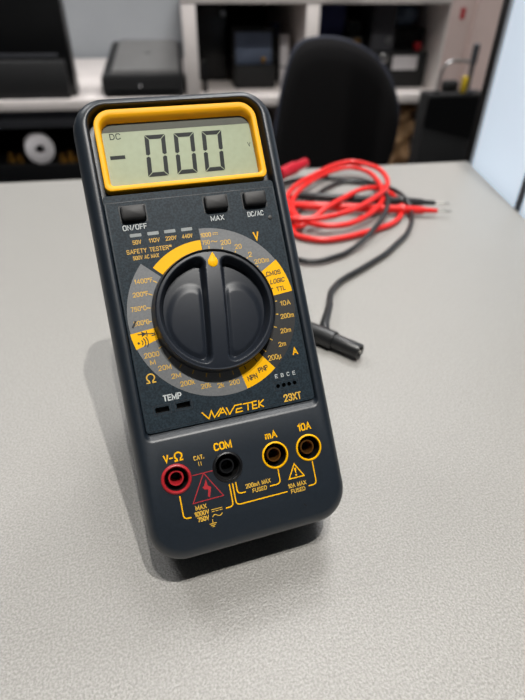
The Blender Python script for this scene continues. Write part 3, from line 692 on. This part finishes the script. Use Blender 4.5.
# crumpled brown paper in the bay below
bm = bmesh.new(); bmesh.ops.create_cube(bm, size=2); bmesh.ops.subdivide_edges(bm, edges=bm.edges[:], cuts=14, use_grid_fill=True)
for v in bm.verts:
    c = v.co.copy(); k = .10*math.sin(5*c.x+7*c.z)+.08*math.sin(11*c.z-4*c.x)+.07*math.sin(9*c.y+6*c.x+4*c.z)+random.uniform(-.03,.03)
    v.co = Vector((c.x*(70+45*k), c.y*(120+130*k), (min(c.z*(138+50*k), 150) if c.z > -.95 else -138)))*S
o = link('paper_bag', bm, 'brown', sharp=25); o.location = Vector(B(748,1985,-455+139.5))*S; o.rotation_euler = (0,0,BYAW); tag(o, 'crumpled brown paper bag on the low shelf right of the chair', 'bag')
# low left bay: black cabinet with white roll and brass fittings on it
o = bbox_obj('storage_crate', -950, -40, 1815, 2350, -455, -318, 'blackgloss', None, 5); tag(o, 'black drawer box under the white shelf at the far left', 'box')
bm = bmesh.new()
n_ = 40; prof_ = [(0,16),(0,42),(2,45),(60,45),(62,42),(62,16),(0,16)]
loft(bm, [[(r_*math.cos(2*math.pi*k/n_), h_, r_*math.sin(2*math.pi*k/n_)) for k in range(n_)] for h_, r_ in prof_], caps=(False,False)); bmesh.ops.remove_doubles(bm, verts=bm.verts, dist=1e-7)
o = link('tissue_roll', bm, 'paper'); o.location = Vector(B(-492,1822,-318+45.2))*S; o.rotation_euler = (0,0,BYAW+.3); tag(o, 'white paper roll lying on its side under the shelf', 'paper roll')
for i, (u, r_) in enumerate(((-430,15),(-405,18),(-378,14),(-350,17),(-322,13),(-290,16),(-225,15),(-575,14),(-605,16))):
    bm = bmesh.new(); lathe(bm, [(0,r_*.9),(r_*.6,r_*.9),(r_*.7,r_*.5),(r_*1.6,r_*.45),(r_*1.8,r_*.2)], (0,0,0), (0,0,1), 12)
    o = link('brass_fitting', bm, 'gold'); o.location = Vector(B(u,1840+(i*37)%30,-317.8))*S
    tag(o, ['small brass fitting in the row right of the white paper roll', 'small brass fitting left of the white paper roll'][i > 6], 'fitting', ['brass fittings right of the paper roll', 'brass fittings left of the paper roll'][i > 6])
# black cabinet at the right with bits on top
e, eo = bempty('floor_cabinet', 745, 1600, FL, 'black floor cabinet between brown paper bag and glazed partition', 'cabinet')
bbox_obj('cabinet_body', 682, 860, 1500, 1560, FL, -66, 'blackmatt', e, 4, eo)
bm = bmesh.new(); P0 = [(682,1499.5,-72),(856,1499.5,-72),(856,1499.5,-190),(682,1499.5,-150)]
loft(bm, [[(a-eo[0], b-eo[1], c-eo[2]) for a,b,c in P0], [(a-eo[0], b-6-eo[1], c-eo[2]) for a,b,c in P0]]); link('cabinet_door', bm, 'blackgloss', e)
o = empty('bent_tube', B(714,1520,-66), (0,0,BYAW)); tag(o, 'grey bent metal tube arching over the black cabinet', 'tube')
bm = bmesh.new(); sweep(bm, spline([(0,0,0),(3,0,40),(10,0,66),(26,0,78),(50,0,80),(84,0,78)], 6), 4, 12); link('tube', bm, 'silver', o)
bm = bmesh.new(); lathe(bm, [(0,12),(5,12),(6,6)], (0,0,0), (0,0,1), 16); link('foot', bm, 'blackmatt', o)
o = empty('desk_stand', B(806,1520,-66), (0,0,BYAW)); tag(o, 'dark upright stand by the black partition frame', 'stand')
bm = bmesh.new(); lathe(bm, [(0,20),(6,20),(8,6),(70,6),(72,9),(118,9),(122,5)], (0,0,0), (0,0,1), 16); link('pole', bm, 'dkgrey', o)
o = bbox_obj('black_pouch', 738, 784, 1526, 1556, -66, -38, 'blackmatt', None, 9); tag(o, 'small black pouch lying on the black cabinet', 'pouch')
o = bbox_obj('yellow_tape', 782, 796, 1502, 1522, -66, -24, 'yellowtag', None, 5); tag(o, 'small yellow item at the front of the black cabinet', 'tape')

# ------------------------------------------------------------------ office chair
ch = empty('office_chair', B(386,1420,FL), (0,0,BYAW)); tag(ch, 'black fabric office chair with tall curved back behind the table', 'chair')
out = [(218,-232),(216,-300),(240,-380),(300,-410),(400,-415),(500,-400),(552,-340),(566,-250),(580,-160),(577,-82),(545,-8),(497,40),(425,70),(345,77),(288,58),(257,-16),(238,-112)]
sp = spline([((u-400)*.95, 0, z-FL) for u, z in out]+[((out[0][0]-400)*.95, 0, out[0][1]-FL)], 5)[:-1]
cu = sum(p.x for p in sp)/len(sp); cz = sum(p.z for p in sp)/len(sp)
bm = bmesh.new(); loops = []
def curve_y(x): return 50*((x-0)/180.0)**2*-1
for s_, y in ((.55,30),(.8,31),(.93,28),(.985,18),(1,4),(1,-8),(.985,-22),(.93,-32),(.8,-37),(.55,-40),(.25,-41)):
    loops.append([(cu+(p.x-cu)*s_, y+20+curve_y(cu+(p.x-cu)*s_-0), cz+(p.z-cz)*s_) for p in sp])
loft(bm, loops); link('backrest', bm, 'fabric', ch, sharp=70)
bm = bmesh.new(); sweep(bm, [(p.x*1.006, 20-4+curve_y(p.x), cz+(p.z-cz)*1.006) for p in sp]+[(sp[0].x*1.006, 16+curve_y(sp[0].x), cz+(sp[0].z-cz)*1.006)], 5, 8); link('piping', bm, 'piping', ch)
bm = bmesh.new(); box(bm, -230, 230, -480, -20, 420, 500, 35); link('seat', bm, 'fabric', ch)
bm = bmesh.new(); box(bm, -40, 40, -60, 75, 395, 420, 6); box(bm, -35, 35, 62, 80, 395, 640, 6); link('back_bracket', bm, 'blackmatt', ch)
bm = bmesh.new(); lathe(bm, [(60,32),(200,32),(200,20),(420,20)], (0,-240,0), (0,0,1), 20); link('gas_lift', bm, 'blackgloss', ch)
for k in range(5):
    a = 2*math.pi*k/5+.3; c_, s_ = math.cos(a), math.sin(a)
    bm = bmesh.new(); sweep(bm, [(0,-240,90),(120*c_,-240+120*s_,82),(280*c_,-240+280*s_,62)], [24,18,12], 10); lg = link('base_leg', bm, 'blackmatt', ch)
    bm = bmesh.new(); lathe(bm, [(-18,24),(-15,27),(15,27),(18,24)], (280*c_,-240+280*s_,27.5), (-s_,c_,0), 18); link('caster', bm, 'blackgloss', lg)

# ------------------------------------------------------------------ ceiling lights
def downlight(x, y, power, rad, label, spotz=1893, col=(1,.97,.92)):
    o = empty('ceiling_light', (x, y, spotz)); tag(o, label, 'ceiling light', 'ceiling spotlights')
    bm = bmesh.new(); lathe(bm, [(0,55),(6.8,60)], (0,0,0), (0,0,1), 32); link('light_housing', bm, 'white', o)
    bm = bmesh.new(); lathe(bm, [(-2,rad*1.0),(0,rad*1.0)], (0,0,0), (0,0,1), 24); link('lamp_lens', bm, 'lamp', o)
    l = bpy.data.lights.new('lamp', 'AREA'); l.shape = 'DISK'; l.size = 2*rad*S; l.energy = power; l.color = col; l.spread = R(150)
    lo = bpy.data.objects.new('lamp', l); COL.objects.link(lo); lo.parent = o; lo.location = (0,0,-.006)
downlight(239, -449, 20, 11, 'ceiling spotlight in front of and to the right of the table')
downlight(39, -374, 11.5, 11, 'ceiling spotlight nearly above the multimeter')
# far-corner panel gives the table glare; two more added to brighten the background
for (x, y, e_, lab) in ((500, 640, 5, 'square ceiling panel light above the far right table corner'), (900, 1350, 15, 'added ceiling panel light over the office chair, brightening the background'), (-900, 1500, 15, 'added ceiling panel light over the left shelving, brightening the shelves')):
    o = empty('panel_light', (x, y, 1893)); tag(o, lab, 'ceiling light')
    bm = bmesh.new(); box(bm, -300, 300, -300, 300, 0, 6.8, 0); link('frame', bm, 'white', o)
    bm = bmesh.new(); box(bm, -280, 280, -280, 280, -2, 0, 0); link('diffuser', bm, 'lamp', o)
    l = bpy.data.lights.new('panel', 'AREA'); l.size = .56; l.spread = R(125); l.energy = e_; l.color = (.97,.98,1)
    lo = bpy.data.objects.new('panel', l); COL.objects.link(lo); lo.parent = o; lo.location = (0,0,-.006)

w = bpy.data.worlds.new('world'); bpy.context.scene.world = w; w.use_nodes = True
bg = w.node_tree.nodes['Background']; bg.inputs['Color'].default_value = (.80,.88,1,1); bg.inputs['Strength'].default_value = .035

# ------------------------------------------------------------------ camera
cam = bpy.data.cameras.new('camera'); co = bpy.data.objects.new('camera', cam); COL.objects.link(co)
right = Vector((.95226618,-.30516782,.00785697)); up = Vector((.1785182,.57756934,.79658328)); back = Vector((-.24762952,-.7571567,.60447775))
mx = Matrix((( right.x, up.x, back.x), (right.y, up.y, back.y), (right.z, up.z, back.z))).to_4x4()
mx.translation = CAMP*S; co.matrix_world = mx
cam.sensor_fit = 'VERTICAL'; cam.sensor_height = 36; cam.lens = 36*505/700; cam.clip_start = .01; cam.clip_end = 20
cam.dof.use_dof = True; cam.dof.focus_distance = .222; cam.dof.aperture_fstop = 8.5
sc = bpy.context.scene; sc.camera = co
sc.view_settings.view_transform = 'Standard'; sc.view_settings.look = 'None'; sc.view_settings.gamma = 1; sc.view_settings.exposure = -0.08
